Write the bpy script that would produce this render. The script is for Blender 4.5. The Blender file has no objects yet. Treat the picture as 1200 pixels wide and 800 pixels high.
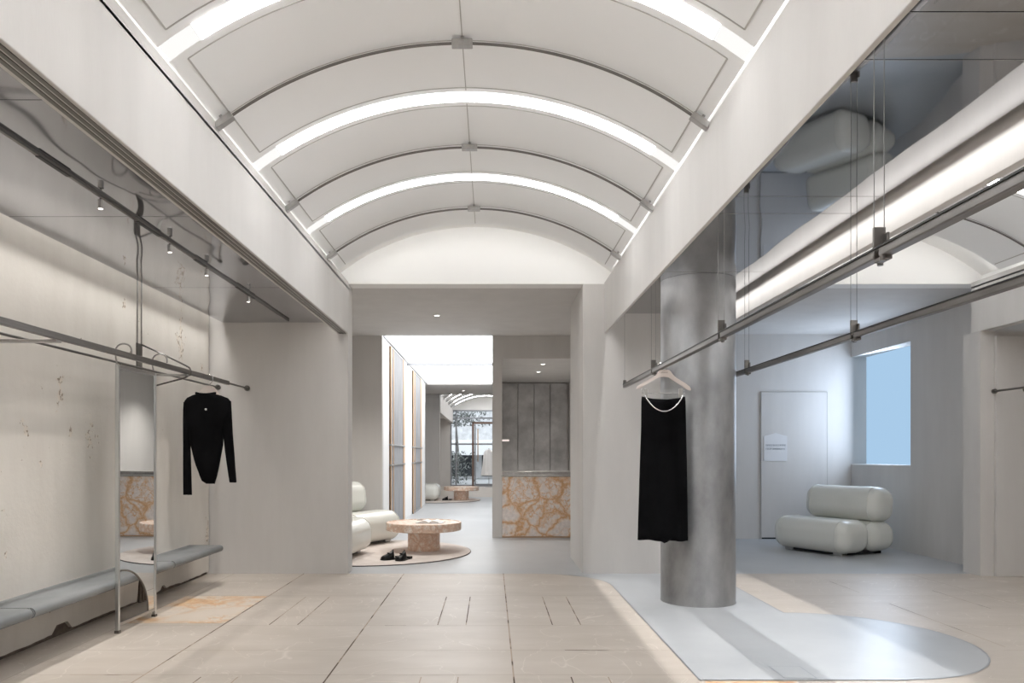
import bpy, bmesh, math, random
from mathutils import Vector, Matrix, noise
R = math.radians
sc = bpy.context.scene
COL = sc.collection
rng = random.Random(7)

# ------------------------------------------------------------------ materials
def newmat(name):
    m = bpy.data.materials.new(name); m.use_nodes = True
    nt = m.node_tree
    return m, nt, nt.nodes['Principled BSDF']

def N(nt, t, **kw):
    n = nt.nodes.new(t)
    for k, v in kw.items():
        if k == 'inp':
            for a, b in v.items(): n.inputs[a].default_value = b
        else: setattr(n, k, v)
    return n

def rgb(c, a=1.0): return (c[0], c[1], c[2], a)

def plain(name, col, rough=.5, metal=0, spec=None, sheen=0, coat=0):
    m, nt, b = newmat(name)
    b.inputs['Base Color'].default_value = rgb(col)
    b.inputs['Roughness'].default_value = rough
    b.inputs['Metallic'].default_value = metal
    if spec is not None: b.inputs['Specular IOR Level'].default_value = spec
    if sheen: b.inputs['Sheen Weight'].default_value = sheen
    if coat: b.inputs['Coat Weight'].default_value = coat
    return m

def mottled(name, c1, c2, scale=3, rough=.6, metal=0, bump=0, stretch=(1, 1, 1), detail=6, lo=.3, hi=.7, rough2=None, bscale=None):
    m, nt, b = newmat(name); L = nt.links.new
    tc = N(nt, 'ShaderNodeTexCoord'); mp = N(nt, 'ShaderNodeMapping'); mp.inputs['Scale'].default_value = stretch
    L(tc.outputs['Object'], mp.inputs[0])
    no = N(nt, 'ShaderNodeTexNoise', inp={'Scale': scale, 'Detail': detail, 'Roughness': .6})
    L(mp.outputs[0], no.inputs['Vector'])
    cr = N(nt, 'ShaderNodeValToRGB')
    cr.color_ramp.elements[0].position = lo; cr.color_ramp.elements[0].color = rgb(c1)
    cr.color_ramp.elements[1].position = hi; cr.color_ramp.elements[1].color = rgb(c2)
    L(no.outputs['Fac'], cr.inputs[0]); L(cr.outputs[0], b.inputs['Base Color'])
    b.inputs['Metallic'].default_value = metal
    if rough2 is None: b.inputs['Roughness'].default_value = rough
    else:
        mr = N(nt, 'ShaderNodeMapRange', inp={'To Min': rough, 'To Max': rough2}); L(no.outputs['Fac'], mr.inputs[0]); L(mr.outputs[0], b.inputs['Roughness'])
    if bump:
        n2 = N(nt, 'ShaderNodeTexNoise', inp={'Scale': bscale or scale * 4, 'Detail': 5}); L(mp.outputs[0], n2.inputs['Vector'])
        bp = N(nt, 'ShaderNodeBump', inp={'Strength': bump, 'Distance': .01}); L(n2.outputs['Fac'], bp.inputs['Height']); L(bp.outputs[0], b.inputs['Normal'])
    return m

def emit(name, col, s):
    m = bpy.data.materials.new(name); m.use_nodes = True; nt = m.node_tree
    nt.nodes.clear(); e = N(nt, 'ShaderNodeEmission', inp={'Color': rgb(col), 'Strength': s}); o = N(nt, 'ShaderNodeOutputMaterial')
    nt.links.new(e.outputs[0], o.inputs[0]); return m

def marble(name, scale, base, cream, vein, vein2, width=.12, fade=None):
    """breccia: pale pebbles in an orange veined matrix"""
    m, nt, b = newmat(name); L = nt.links.new
    tc = N(nt, 'ShaderNodeTexCoord')
    no = N(nt, 'ShaderNodeTexNoise', inp={'Scale': scale * .8, 'Detail': 6, 'Roughness': .65}); L(tc.outputs['Object'], no.inputs['Vector'])
    sub = N(nt, 'ShaderNodeVectorMath', operation='SUBTRACT'); sub.inputs[1].default_value = (.5, .5, .5); L(no.outputs['Color'], sub.inputs[0])
    sca = N(nt, 'ShaderNodeVectorMath', operation='SCALE'); sca.inputs['Scale'].default_value = 1.25 / scale; L(sub.outputs[0], sca.inputs[0])
    add = N(nt, 'ShaderNodeVectorMath', operation='ADD'); L(tc.outputs['Object'], add.inputs[0]); L(sca.outputs[0], add.inputs[1])
    v1 = N(nt, 'ShaderNodeTexVoronoi', feature='DISTANCE_TO_EDGE', inp={'Scale': scale}); L(add.outputs[0], v1.inputs['Vector'])
    v2 = N(nt, 'ShaderNodeTexVoronoi', feature='DISTANCE_TO_EDGE', inp={'Scale': scale * 2.7}); L(add.outputs[0], v2.inputs['Vector'])
    r1 = N(nt, 'ShaderNodeValToRGB'); e = r1.color_ramp.elements
    e[0].position = 0; e[0].color = rgb(vein); e[1].position = width * 1.6; e[1].color = rgb(cream)
    x = e.new(width * .55); x.color = rgb(vein2)
    x = e.new(width); x.color = rgb(base)
    n6 = N(nt, 'ShaderNodeTexNoise', inp={'Scale': scale * .45, 'Detail': 2}); L(tc.outputs['Object'], n6.inputs['Vector'])
    r6 = N(nt, 'ShaderNodeValToRGB'); r6.color_ramp.elements[0].position = .43; r6.color_ramp.elements[1].position = .49; L(n6.outputs['Fac'], r6.inputs[0])
    r7 = N(nt, 'ShaderNodeMath', operation='MULTIPLY'); r7.inputs[1].default_value = 1.7; v3 = N(nt, 'ShaderNodeTexVoronoi', feature='DISTANCE_TO_EDGE', inp={'Scale': scale * 3.1}); L(add.outputs[0], v3.inputs['Vector']); L(v3.outputs['Distance'], r7.inputs[0])
    m6 = N(nt, 'ShaderNodeMix', data_type='FLOAT'); L(r6.outputs[0], m6.inputs['Factor']); L(v1.outputs['Distance'], m6.inputs['A'])
    r8 = N(nt, 'ShaderNodeMath', operation='MINIMUM'); L(v1.outputs['Distance'], r8.inputs[0]); L(r7.outputs[0], r8.inputs[1]); L(r8.outputs[0], m6.inputs['B'])
    L(m6.outputs['Result'], r1.inputs[0])
    r2 = N(nt, 'ShaderNodeValToRGB'); e = r2.color_ramp.elements
    e[0].position = 0; e[0].color = (1, 1, 1, 1); e[1].position = width * .9; e[1].color = (0, 0, 0, 1); L(v2.outputs['Distance'], r2.inputs[0])
    n3 = N(nt, 'ShaderNodeTexNoise', inp={'Scale': scale * .9, 'Detail': 3}); L(tc.outputs['Object'], n3.inputs['Vector'])
    r3 = N(nt, 'ShaderNodeValToRGB'); r3.color_ramp.elements[0].position = .47; r3.color_ramp.elements[1].position = .62; L(n3.outputs['Fac'], r3.inputs[0])
    mul = N(nt, 'ShaderNodeMath', operation='MULTIPLY'); L(r2.outputs[0], mul.inputs[0]); L(r3.outputs[0], mul.inputs[1])
    mx = N(nt, 'ShaderNodeMix', data_type='RGBA'); L(mul.outputs[0], mx.inputs['Factor']); L(r1.outputs[0], mx.inputs['A']); mx.inputs['B'].default_value = rgb(vein2)
    n4 = N(nt, 'ShaderNodeTexNoise', inp={'Scale': scale * 7, 'Detail': 5}); L(tc.outputs['Object'], n4.inputs['Vector'])
    m4 = N(nt, 'ShaderNodeMapRange', inp={'From Min': .3, 'From Max': .7, 'To Min': .86, 'To Max': 1.08}); L(n4.outputs['Fac'], m4.inputs[0])
    sc4 = N(nt, 'ShaderNodeVectorMath', operation='SCALE'); L(mx.outputs['Result'], sc4.inputs[0]); L(m4.outputs[0], sc4.inputs['Scale'])
    out = sc4.outputs[0]
    if fade:
        n5 = N(nt, 'ShaderNodeTexNoise', inp={'Scale': 1.6, 'Detail': 4}); L(tc.outputs['Object'], n5.inputs['Vector'])
        r5 = N(nt, 'ShaderNodeValToRGB'); r5.color_ramp.elements[0].position = .36; r5.color_ramp.elements[1].position = .5; L(n5.outputs['Fac'], r5.inputs[0])
        mf = N(nt, 'ShaderNodeMix', data_type='RGBA'); L(r5.outputs[0], mf.inputs['Factor']); mf.inputs['A'].default_value = rgb(fade); L(out, mf.inputs['B']); out = mf.outputs['Result']
    L(out, b.inputs['Base Color']); b.inputs['Roughness'].default_value = .35
    return m

def mirror_mat(name, col, rough, wave, wscale, stretch=(1, 1, 1)):
    m, nt, b = newmat(name); L = nt.links.new
    b.inputs['Base Color'].default_value = rgb(col); b.inputs['Metallic'].default_value = 1; b.inputs['Roughness'].default_value = rough
    if wave:
        tc = N(nt, 'ShaderNodeTexCoord'); mp = N(nt, 'ShaderNodeMapping'); mp.inputs['Scale'].default_value = stretch; L(tc.outputs['Object'], mp.inputs[0])
        no = N(nt, 'ShaderNodeTexNoise', inp={'Scale': wscale, 'Detail': 0.0}); L(mp.outputs[0], no.inputs['Vector'])
        bp = N(nt, 'ShaderNodeBump', inp={'Strength': 1.0, 'Distance': wave}); L(no.outputs['Fac'], bp.inputs['Height']); L(bp.outputs[0], b.inputs['Normal'])
    return m

WALLC = (.625, .607, .588); WALLC2 = (.575, .557, .54)
M = {}
M['wall'] = mottled('microcement_wall', WALLC2, WALLC, 1.2, .75, bump=.06, stretch=(3, 3, .6), bscale=30)
M['vault'] = plain('white_vault_paint', (.865, .87, .87), .7)
M['vault_shell'] = plain('vault_backing_paint', (.86, .855, .84), .7)
M['groove'] = plain('shadow_gap', (.46, .45, .43), .8)
M['white'] = plain('white_paint', (.82, .82, .82), .6)
M['steel'] = mottled('brushed_steel', (.36, .35, .34), (.52, .51, .50), 14, .3, 1.0, stretch=(1, .1, 1))
M['darksteel'] = plain('dark_steel', (.20, .19, .18), .35, 1.0)
M['black_steel'] = plain('black_steel', (.03, .03, .03), .4, .5)
M['columnsteel'] = mottled('patinated_column_steel', (.24, .245, .255), (.56, .57, .585), 2.8, .36, .88, bump=.05, stretch=(1, 1, .55), lo=.28, hi=.72, rough2=.5, detail=9, bscale=6)
M['mirror_r'] = mirror_mat('dark_mirror_steel', (.50, .505, .52), .03, .004, 2.0, (1, .8, 1))
M['mirror_l'] = mirror_mat('mirror_steel', (.49, .50, .53), .05, .012, 2.4, (1.2, .7, 1))
M['mirror'] = mirror_mat('standing_mirror_glass', (.80, .82, .83), .01, 0, 1)
M['leather'] = mottled('pale_green_white_leather', (.69, .695, .65), (.72, .725, .68), 2, .24, bump=.02)
M['marble'] = marble('orange_breccia_marble', 3.1, (.80, .69, .60), (.80, .73, .69), (.64, .36, .17), (.76, .55, .39), .10)
M['pinkmarble'] = marble('pink_travertine', 10, (.80, .66, .56), (.86, .77, .70), (.66, .44, .31), (.76, .57, .45), .17)
M['rug'] = mottled('beige_wool_rug', (.55, .49, .45), (.66, .60, .56), 6, .95, bump=.3, bscale=150)
M['rugedge'] = plain('dark_rug_edge', (.12, .10, .09), .9)
M['black'] = mottled('black_velvet', (.0025, .0025, .003), (.006, .006, .007), 5, .95, bump=.2, bscale=60)
M['black'].node_tree.nodes['Principled BSDF'].inputs['Specular IOR Level'].default_value = .08
M['shoe'] = plain('black_patent', (.003, .003, .0035), .28, spec=.3)
M['cream'] = plain('cream_hanger_plastic', (.74, .66, .62), .4)
M['creamtext'] = plain('hanger_print', (.42, .36, .33), .5)
M['pearl'] = plain('silver_chain', (.75, .75, .76), .25, .8)
M['paper'] = plain('white_paper', (.85, .85, .85), .6)
M['ink'] = plain('grey_ink', (.22, .24, .27), .7)
M['bronze'] = plain('warm_bronze_frame', (.60, .40, .25), .45, .3)
M['fabric'] = mottled('grey_woven_panel', (.15, .155, .165), (.36, .365, .38), 6, .8, stretch=(1, 4, .25))
M['stonepanel'] = mottled('grey_stone_panel', (.36, .355, .355), (.66, .65, .645), 3.0, .55, bump=.05, detail=9)
M['concrete'] = mottled('grey_microcement_floor', (.36, .375, .39), (.46, .475, .49), 1.1, .28, bump=.02, detail=8, rough2=.42)
M['concrete2'] = mottled('grey_infill_floor', (.33, .345, .35), (.39, .405, .415), 2.1, .35, detail=8)
M['slab'] = mottled('dark_cast_slab', (.11, .118, .122), (.22, .228, .232), 2.3, .5, bump=.08, detail=9, stretch=(1, .6, 1))
M['recess'] = mottled('raw_recess', (.10, .075, .06), (.22, .18, .15), 9, .95)
M['joint'] = mottled('dark_tile_joint', (.10, .07, .05), (.42, .34, .27), 3, .9, detail=5, lo=.44, hi=.55)
M['jointlight'] = plain('pale_tile_joint', (.44, .38, .33), .9)
M['silver_line'] = plain('steel_inlay', (.35, .37, .40), .4, .6)
M['floormarble'] = marble('orange_marble_tile', 2.6, (.66, .54, .43), (.66, .58, .50), (.62, .36, .18), (.68, .48, .30), .09, fade=(.64, .56, .48))
M['brownwood'] = plain('brown_door_frame', (.16, .10, .075), .5)
M['greyframe'] = plain('grey_aluminium', (.30, .31, .33), .4, .5)
M['railsteel'] = mottled('dark_brushed_rail_steel', (.17, .16, .155), (.30, .285, .275), 14, .38, 1.0, stretch=(1, .1, 1))
M['poststeel'] = plain('satin_post_steel', (.62, .63, .63), .3, 1.0)
M['cable'] = plain('wire_cable', (.22, .22, .22), .6)
M['clip'] = plain('clip_plastic', (.50, .49, .47), .3, .5)
M['facade'] = mottled('street_facade', (.45, .45, .45), (.72, .72, .73), 3, .8)
M['darkglass'] = plain('street_dark_glass', (.05, .055, .06), .15)
M['leaf'] = mottled('street_leaves', (.02, .025, .02), (.35, .37, .35), 5, .7)
M['bark'] = plain('street_bark', (.16, .15, .14), .9)
M['street'] = mottled('street_paving', (.35, .35, .35), (.5, .5, .5), 2, .8)
M['strip'] = emit('strip_diffuser', (.985, .992, 1), 14.5)
M['stripend'] = emit('strip_end_diffuser', (1, .985, .96), .78)
M['stretch'] = emit('stretch_ceiling', (1, 1, 1), 3.6)
M['cove'] = emit('cove_led', (1, .995, .985), 7)
M['wallslot'] = emit('wall_slot_led', (1, .975, .94), 9.0)
M['downlight'] = emit('downlight_lens', (1, .95, .88), 3)
M['winpane'] = emit('frosted_daylight_pane', (.44, .66, .90), .70)

# tile floor
def tile_mat():
    m, nt, b = newmat('beige_limestone_tile'); L = nt.links.new
    tc = N(nt, 'ShaderNodeTexCoord')
    mp = N(nt, 'ShaderNodeMapping'); mp.inputs['Scale'].default_value = (.8, 2.2, 1); L(tc.outputs['Object'], mp.inputs[0])
    n1 = N(nt, 'ShaderNodeTexNoise', inp={'Scale': 1.6, 'Detail': 8, 'Roughness': .6}); L(mp.outputs[0], n1.inputs['Vector'])
    cr = N(nt, 'ShaderNodeValToRGB'); e = cr.color_ramp.elements
    e[0].position = .3; e[0].color = (.47, .415, .36, 1); e[1].position = .7; e[1].color = (.545, .49, .435, 1); L(n1.outputs['Fac'], cr.inputs[0])
    n2 = N(nt, 'ShaderNodeTexNoise', inp={'Scale': 1.1, 'Detail': 3, 'Distortion': 2.2}); L(tc.outputs['Object'], n2.inputs['Vector'])
    # thin pale veins where the noise crosses one half
    sb = N(nt, 'ShaderNodeMath', operation='SUBTRACT'); sb.inputs[1].default_value = .5; L(n2.outputs['Fac'], sb.inputs[0])
    ab = N(nt, 'ShaderNodeMath', operation='ABSOLUTE'); L(sb.outputs[0], ab.inputs[0])
    mr = N(nt, 'ShaderNodeMapRange', inp={'From Min': 0, 'From Max': .006, 'To Min': .6, 'To Max': 0}); L(ab.outputs[0], mr.inputs[0])
    mx = N(nt, 'ShaderNodeMix', data_type='RGBA'); L(mr.outputs[0], mx.inputs['Factor']); L(cr.outputs[0], mx.inputs['A']); mx.inputs['B'].default_value = (.68, .62, .56, 1)
    # every tile its own tone
    fl = N(nt, 'ShaderNodeTexWhiteNoise', noise_dimensions='2D'); m2 = N(nt, 'ShaderNodeMapping'); m2.inputs['Location'].default_value = (.88, .55, 0); L(tc.outputs['Object'], m2.inputs[0])
    sn = N(nt, 'ShaderNodeVectorMath', operation='SNAP'); sn.inputs[1].default_value = (1.01, 1.17, 1); L(m2.outputs[0], sn.inputs[0]); L(sn.outputs[0], fl.inputs['Vector'])
    m3 = N(nt, 'ShaderNodeMapRange', inp={'To Min': .97, 'To Max': 1.03}); L(fl.outputs['Value'], m3.inputs[0])
    s = N(nt, 'ShaderNodeVectorMath', operation='SCALE'); L(mx.outputs['Result'], s.inputs[0]); L(m3.outputs[0], s.inputs['Scale'])
    L(s.outputs[0], b.inputs['Base Color']); b.inputs['Roughness'].default_value = .42
    return m
M['tile'] = tile_mat()

# left wall: plaster with chips at chosen places, painted wear with its own shape
def plaster_mat(spots):
    m, nt, b = newmat('chipped_plaster_wall'); L = nt.links.new
    tc = N(nt, 'ShaderNodeTexCoord')
    n1 = N(nt, 'ShaderNodeTexNoise', inp={'Scale': 1.3, 'Detail': 8, 'Roughness': .6})
    mp = N(nt, 'ShaderNodeMapping'); mp.inputs['Scale'].default_value = (1, 1.6, .5); L(tc.outputs['Object'], mp.inputs[0]); L(mp.outputs[0], n1.inputs['Vector'])
    cr = N(nt, 'ShaderNodeValToRGB'); e = cr.color_ramp.elements
    e[0].position = .3; e[0].color = (.60, .565, .52, 1); e[1].position = .68; e[1].color = (.70, .67, .625, 1); L(n1.outputs['Fac'], cr.inputs[0])
    n2 = N(nt, 'ShaderNodeTexNoise', inp={'Scale': 17, 'Detail': 4, 'Roughness': .6}); L(tc.outputs['Object'], n2.inputs['Vector'])
    acc = None
    for (y, z, ry, rz, s) in spots:
        sb = N(nt, 'ShaderNodeVectorMath', operation='SUBTRACT'); sb.inputs[1].default_value = (0, y, z); L(tc.outputs['Object'], sb.inputs[0])
        ml = N(nt, 'ShaderNodeVectorMath', operation='MULTIPLY'); ml.inputs[1].default_value = (0, 1 / ry, 1 / rz); L(sb.outputs[0], ml.inputs[0])
        ln = N(nt, 'ShaderNodeVectorMath', operation='LENGTH'); L(ml.outputs[0], ln.inputs[0])
        mr = N(nt, 'ShaderNodeMapRange', inp={'From Min': 0, 'From Max': 1, 'To Min': s, 'To Max': 0}); L(ln.outputs['Value'], mr.inputs[0])
        if acc is None: acc = mr.outputs[0]
        else:
            mxx = N(nt, 'ShaderNodeMath', operation='MAXIMUM'); L(acc, mxx.inputs[0]); L(mr.outputs[0], mxx.inputs[1]); acc = mxx.outputs[0]
    ad = N(nt, 'ShaderNodeMath', operation='ADD'); L(acc, ad.inputs[0]); L(n2.outputs['Fac'], ad.inputs[1])
    r = N(nt, 'ShaderNodeMapRange', inp={'From Min': .70, 'From Max': .73, 'To Min': 0, 'To Max': 1}); L(ad.outputs[0], r.inputs[0])
    n3 = N(nt, 'ShaderNodeTexNoise', inp={'Scale': 45, 'Detail': 3}); L(tc.outputs['Object'], n3.inputs['Vector'])
    c3 = N(nt, 'ShaderNodeValToRGB'); e = c3.color_ramp.elements
    e[0].position = .38; e[0].color = (.30, .25, .20, 1); e[1].position = .5; e[1].color = (.68, .62, .55, 1); L(n3.outputs['Fac'], c3.inputs[0])
    mx = N(nt, 'ShaderNodeMix', data_type='RGBA'); L(r.outputs[0], mx.inputs['Factor']); L(cr.outputs[0], mx.inputs['A']); L(c3.outputs[0], mx.inputs['B'])
    L(mx.outputs['Result'], b.inputs['Base Color']); b.inputs['Roughness'].default_value = .8
    n4 = N(nt, 'ShaderNodeTexNoise', inp={'Scale': 30, 'Detail': 4}); L(tc.outputs['Object'], n4.inputs['Vector'])
    hs = N(nt, 'ShaderNodeMath', operation='MULTIPLY_ADD'); hs.inputs[1].default_value = -1.5; L(r.outputs[0], hs.inputs[0]); L(n4.outputs['Fac'], hs.inputs[2])
    bp = N(nt, 'ShaderNodeBump', inp={'Strength': .12, 'Distance': .01}); L(hs.outputs[0], bp.inputs['Height']); L(bp.outputs[0], b.inputs['Normal'])
    return m
M['plaster'] = plaster_mat([(7.05, 2.27, .16, .34, .36), (7.55, 2.05, .07, .10, .30), (7.55, 1.75, .06, .12, .30), (6.05, 1.98, .10, .13, .30), (5.95, 2.35, .06, .07, .3),
    (5.07, 1.62, .09, .2, .33), (5.02, 2.68, .05, .06, .3), (5.2, 1.38, .04, .12, .3), (5.45, 1.33, .09, .22, .31), (4.7, 1.35, .07, .16, .28), (4.85, 1.14, .05, .05, .25),
    (4.4, .88, .12, .09, .30), (4.5, .62, .05, .05, .24), (6.5, 1.43, .05, .07, .28), (7.7, .38, .08, .25, .32), (7.35, 1.25, .04, .05, .25), (3.6, 1.5, .2, .3, .3), (2.2, 1.9, .2, .3, .3)])

# ------------------------------------------------------------------ mesh helpers
def link(o, parent=None):
    COL.objects.link(o)
    if parent is not None: o.parent = parent
    return o

def finish(name, bm, mat, parent=None, smooth=False, angle=None):
    bmesh.ops.recalc_face_normals(bm, faces=bm.faces[:])
    me = bpy.data.meshes.new(name); bm.to_mesh(me); bm.free()
    mats = mat if isinstance(mat, (list, tuple)) else [mat]
    for x in mats: me.materials.append(x)
    if smooth:
        for p in me.polygons: p.use_smooth = True
        if angle: me.set_sharp_from_angle(angle=R(angle))
    return link(bpy.data.objects.new(name, me), parent)

def box(bm, x0, x1, y0, y1, z0, z1, bev=0, mi=0, mat=None, seg=2):
    r = bmesh.ops.create_cube(bm, size=1)
    vs = r['verts']
    bmesh.ops.scale(bm, vec=(x1 - x0, y1 - y0, z1 - z0), verts=vs)
    bmesh.ops.translate(bm, vec=((x0 + x1) / 2, (y0 + y1) / 2, (z0 + z1) / 2), verts=vs)
    fs = {f for v in vs for f in v.link_faces}
    if bev:
        es = list({e for v in vs for e in v.link_edges})
        rr = bmesh.ops.bevel(bm, geom=es, offset=bev, segments=seg, affect='EDGES', profile=.5)
        fs = set(rr['faces']) | {f for f in fs if f.is_valid}
        vs = list({v for f in fs for v in f.verts})
    for f in fs:
        if f.is_valid: f.material_index = mi
    if mat is not None: bmesh.ops.transform(bm, matrix=mat, verts=[v for v in vs if v.is_valid])

def cyl(bm, p0, p1, r, seg=16, mi=0, r2=None):
    p0 = Vector(p0); p1 = Vector(p1); d = p1 - p0
    g = bmesh.ops.create_cone(bm, cap_ends=True, cap_tris=False, segments=seg, radius1=r, radius2=r if r2 is None else r2, depth=d.length)
    q = d.to_track_quat('Z', 'Y').to_matrix().to_4x4(); q.translation = (p0 + p1) / 2
    bmesh.ops.transform(bm, matrix=q, verts=g['verts'])
    for f in {f for v in g['verts'] for f in v.link_faces}: f.material_index = mi

def tube(bm, pts, r, seg=8, closed=False, mi=0):
    pts = [Vector(p) for p in pts]; n = len(pts); rings = []; prev = None
    for i, p in enumerate(pts):
        a = pts[(i - 1) % n] if (closed or i > 0) else p
        b = pts[(i + 1) % n] if (closed or i < n - 1) else p
        t = (b - a).normalized()
        if prev is None:
            u = t.orthogonal().normalized()
        else:
            u = (prev - t * prev.dot(t)).normalized()
        prev = u; w = t.cross(u); rr = r[i] if isinstance(r, (list, tuple)) else r
        rings.append([bm.verts.new(p + (u * math.cos(2 * math.pi * k / seg) + w * math.sin(2 * math.pi * k / seg)) * rr) for k in range(seg)])
    for i in range(n if closed else n - 1):
        A = rings[i]; B = rings[(i + 1) % n]
        for k in range(seg):
            f = bm.faces.new((A[k], A[(k + 1) % seg], B[(k + 1) % seg], B[k])); f.material_index = mi
    if not closed:
        for rg in (rings[0], rings[-1]):
            f = bm.faces.new(rg); f.material_index = mi

def loft(bm, rings, cap=True, mi=0):
    R_ = [[bm.verts.new(p) for p in ring] for ring in rings]; n = len(R_[0])
    for A, B in zip(R_, R_[1:]):
        for k in range(n):
            f = bm.faces.new((A[k], A[(k + 1) % n], B[(k + 1) % n], B[k])); f.material_index = mi
    if cap:
        for rg in (R_[0], R_[-1]):
            f = bm.faces.new(rg); f.material_index = mi
    return R_

def prism(bm, pts, axis, a, b, mi=0):
    """extrude a 2-D outline along an axis"""
    def P(u, v, w):
        return {'x': (w, u, v), 'y': (u, w, v), 'z': (u, v, w)}[axis]
    A = [bm.verts.new(P(u, v, a)) for u, v in pts]; B = [bm.verts.new(P(u, v, b)) for u, v in pts]; n = len(pts)
    for f in (bm.faces.new(A), bm.faces.new(B)): f.material_index = mi
    for k in range(n):
        f = bm.faces.new((A[k], A[(k + 1) % n], B[(k + 1) % n], B[k])); f.material_index = mi

def lathe(bm, prof, seg=64, mi=0):
    rings = [[(r * math.cos(2 * math.pi * k / seg), r * math.sin(2 * math.pi * k / seg), z) for k in range(seg)] for r, z in prof]
    loft(bm, rings, True, mi)

def roundbox(bm, x0, x1, y0, y1, z0, z1, r, seg=8):
    box(bm, x0, x1, y0, y1, z0, z1, bev=r, seg=seg)

def struct(name, bm, mat, parent=None, **k):
    o = finish(name, bm, mat, parent, **k)
    if parent is None: o['kind'] = 'structure'
    return o

def sbox(name, x0, x1, y0, y1, z0, z1, mat, bev=0):
    bm = bmesh.new(); box(bm, x0, x1, y0, y1, z0, z1, bev); return struct(name, bm, mat)

def thing(name, label, cat, loc=(0, 0, 0), rz=0, group=None):
    o = bpy.data.objects.new(name, None); o.empty_display_size = .1; link(o)
    o.location = loc; o.rotation_euler = (0, 0, rz); o['label'] = label; o['category'] = cat
    if group: o['group'] = group
    return o

def tag(o, label, cat, group=None):
    o['label'] = label; o['category'] = cat
    if group: o['group'] = group
    return o

def dup(root, loc, rz, label=None, group=None):
    def cp(o, parent):
        c = o.copy(); COL.objects.link(c)
        if parent is not None: c.parent = parent; c.matrix_parent_inverse = o.matrix_parent_inverse.copy()
        for ch in o.children: cp(ch, c)
        return c
    r = cp(root, None); r.location = loc; r.rotation_euler = (0, 0, rz)
    if label: r['label'] = label
    if group: r['group'] = group
    return r

# ------------------------------------------------------------------ key dimensions (metres, camera at the origin, looking along +y)
EYE = 1.2
YG = 7.77          # gable / pier plane
YB = 11.15         # next cross wall
YP = 18.8          # end of glowing passage ceiling
YR = 21.9          # far room starts
YW = 29.5          # shop front
YS = -2.6          # closing wall behind the viewpoint
HB = 2.43          # underside of the beams
HT = 2.93          # top edge of the beams
XL = -2.85
V1 = (-1.45, 1.14); V2 = (2.26, 4.85)
HML = 2.54; HMR = 2.63

# ------------------------------------------------------------------ floor
bm = bmesh.new()
FM = [M['tile'], M['concrete'], M['joint'], M['jointlight'], M['floormarble'], M['silver_line'], M['concrete2'], M['street']]
def flat(pts, z, mi):
    f = bm.faces.new([bm.verts.new((x, y, z)) for x, y in pts]); f.material_index = mi
def strip(x0, x1, y0, y1, z, mi): flat([(x0, y0), (x1, y0), (x1, y1), (x0, y1)], z, mi)
box(bm, -3.4, 7.0, YS - .2, YW + .3, -.2, -.001, mi=0)
strip(-3.4, 7.0, YS - .2, YW + .3, 0, 0)
# grey concrete beyond the gable line
strip(-3.4, 7.0, YG, YR, .001, 1)
# tongue of concrete with quarter round shoulder and half round lobe
tong = []
for k in range(13):
    a = math.pi / 2 * k / 12
    tong.append((.41 + .70 * math.sin(a), 7.07 + .70 * math.cos(a)))
tong += [(1.11, 4.09), (2.22, 4.09)]
for k in range(25):
    a = -math.pi / 2 + math.pi * k / 24
    tong.append((2.22 + .83 * math.cos(a), 4.97 + .87 * math.sin(a)))
tong += [(2.22, YG + .01), (.41, YG + .01)]
flat(tong, .0015, 1)
def line(pts, w, z, mi):
    for (a, b) in zip(pts, pts[1:]):
        a = Vector((a[0], a[1])); b = Vector((b[0], b[1])); d = (b - a)
        if d.length < 1e-6: continue
        n = Vector((-d.y, d.x)).normalized() * w / 2
        flat([(a - n)[:], (b - n)[:], (b + n)[:], (a + n)[:]], z, mi)
line([p for p in tong[:15]], .009, .0022, 5)
line([p for p in tong[15:-1]], .010, .0022, 5)
line([(1.11, 4.09), (2.22, 4.09)], .008, .0022, 5)
strip(1.57, 1.75, 4.12, 4.36, .0027, 5); strip(1.577, 1.743, 4.127, 4.353, .003, 1)
# marble insets
strip(-2.60, -1.905, 5.48, 6.53, .0012, 4)
strip(1.13, 1.62, 3.55, 4.075, .0012, 4)
# tile joints
for x in (-1.895, -.885, .12):
    line([(x, YS), (x, YG)], .009, .0016, 2)
line([(-2.60, YS), (-2.60, YG)], .006, .0016, 3)
for x, a, b in ((3.21, 4.8, 6.2), (3.21, 6.7, 7.3), (3.9, 6.0, 6.8), (4.22, -2, 7.7), (1.13, YS, 4.0), (2.22, YS, 4.0)):
    line([(x, a), (x, b)], .006, .0016, 2 if x in (3.21, 3.9) else 3)
for y in (6.55, 5.40, 4.72, 4.19, 3.0, 2.0, 1.0, 0, -1, -2):
    line([(-2.6, y), (1.1, y)], .006, .0014, 3)
    line([(2.4 if y > 6 else 3.15, y), (6.0, y)], .005, .0014, 3)
for x in (-1.57, -1.37, -.38, -.18, .43, .63):
    for y0, y1 in ((5.42, 6.50), (3.05, 4.15)):
        line([(x, y0), (x, y1)], .007, .0017, 2)
line([(.45, 4.72), (.72, 4.72)], .009, .0018, 2); line([(-2.3, 4.19), (-1.9, 4.19)], .009, .0018, 2); line([(-.75, 5.4), (-.6, 5.4)], .008, .0018, 2)
# thresholds in the corridor
line([(-1.6, 15.2), (0.02, 15.2)], .05, .002, 6)
struct('floor', bm, FM)

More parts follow.
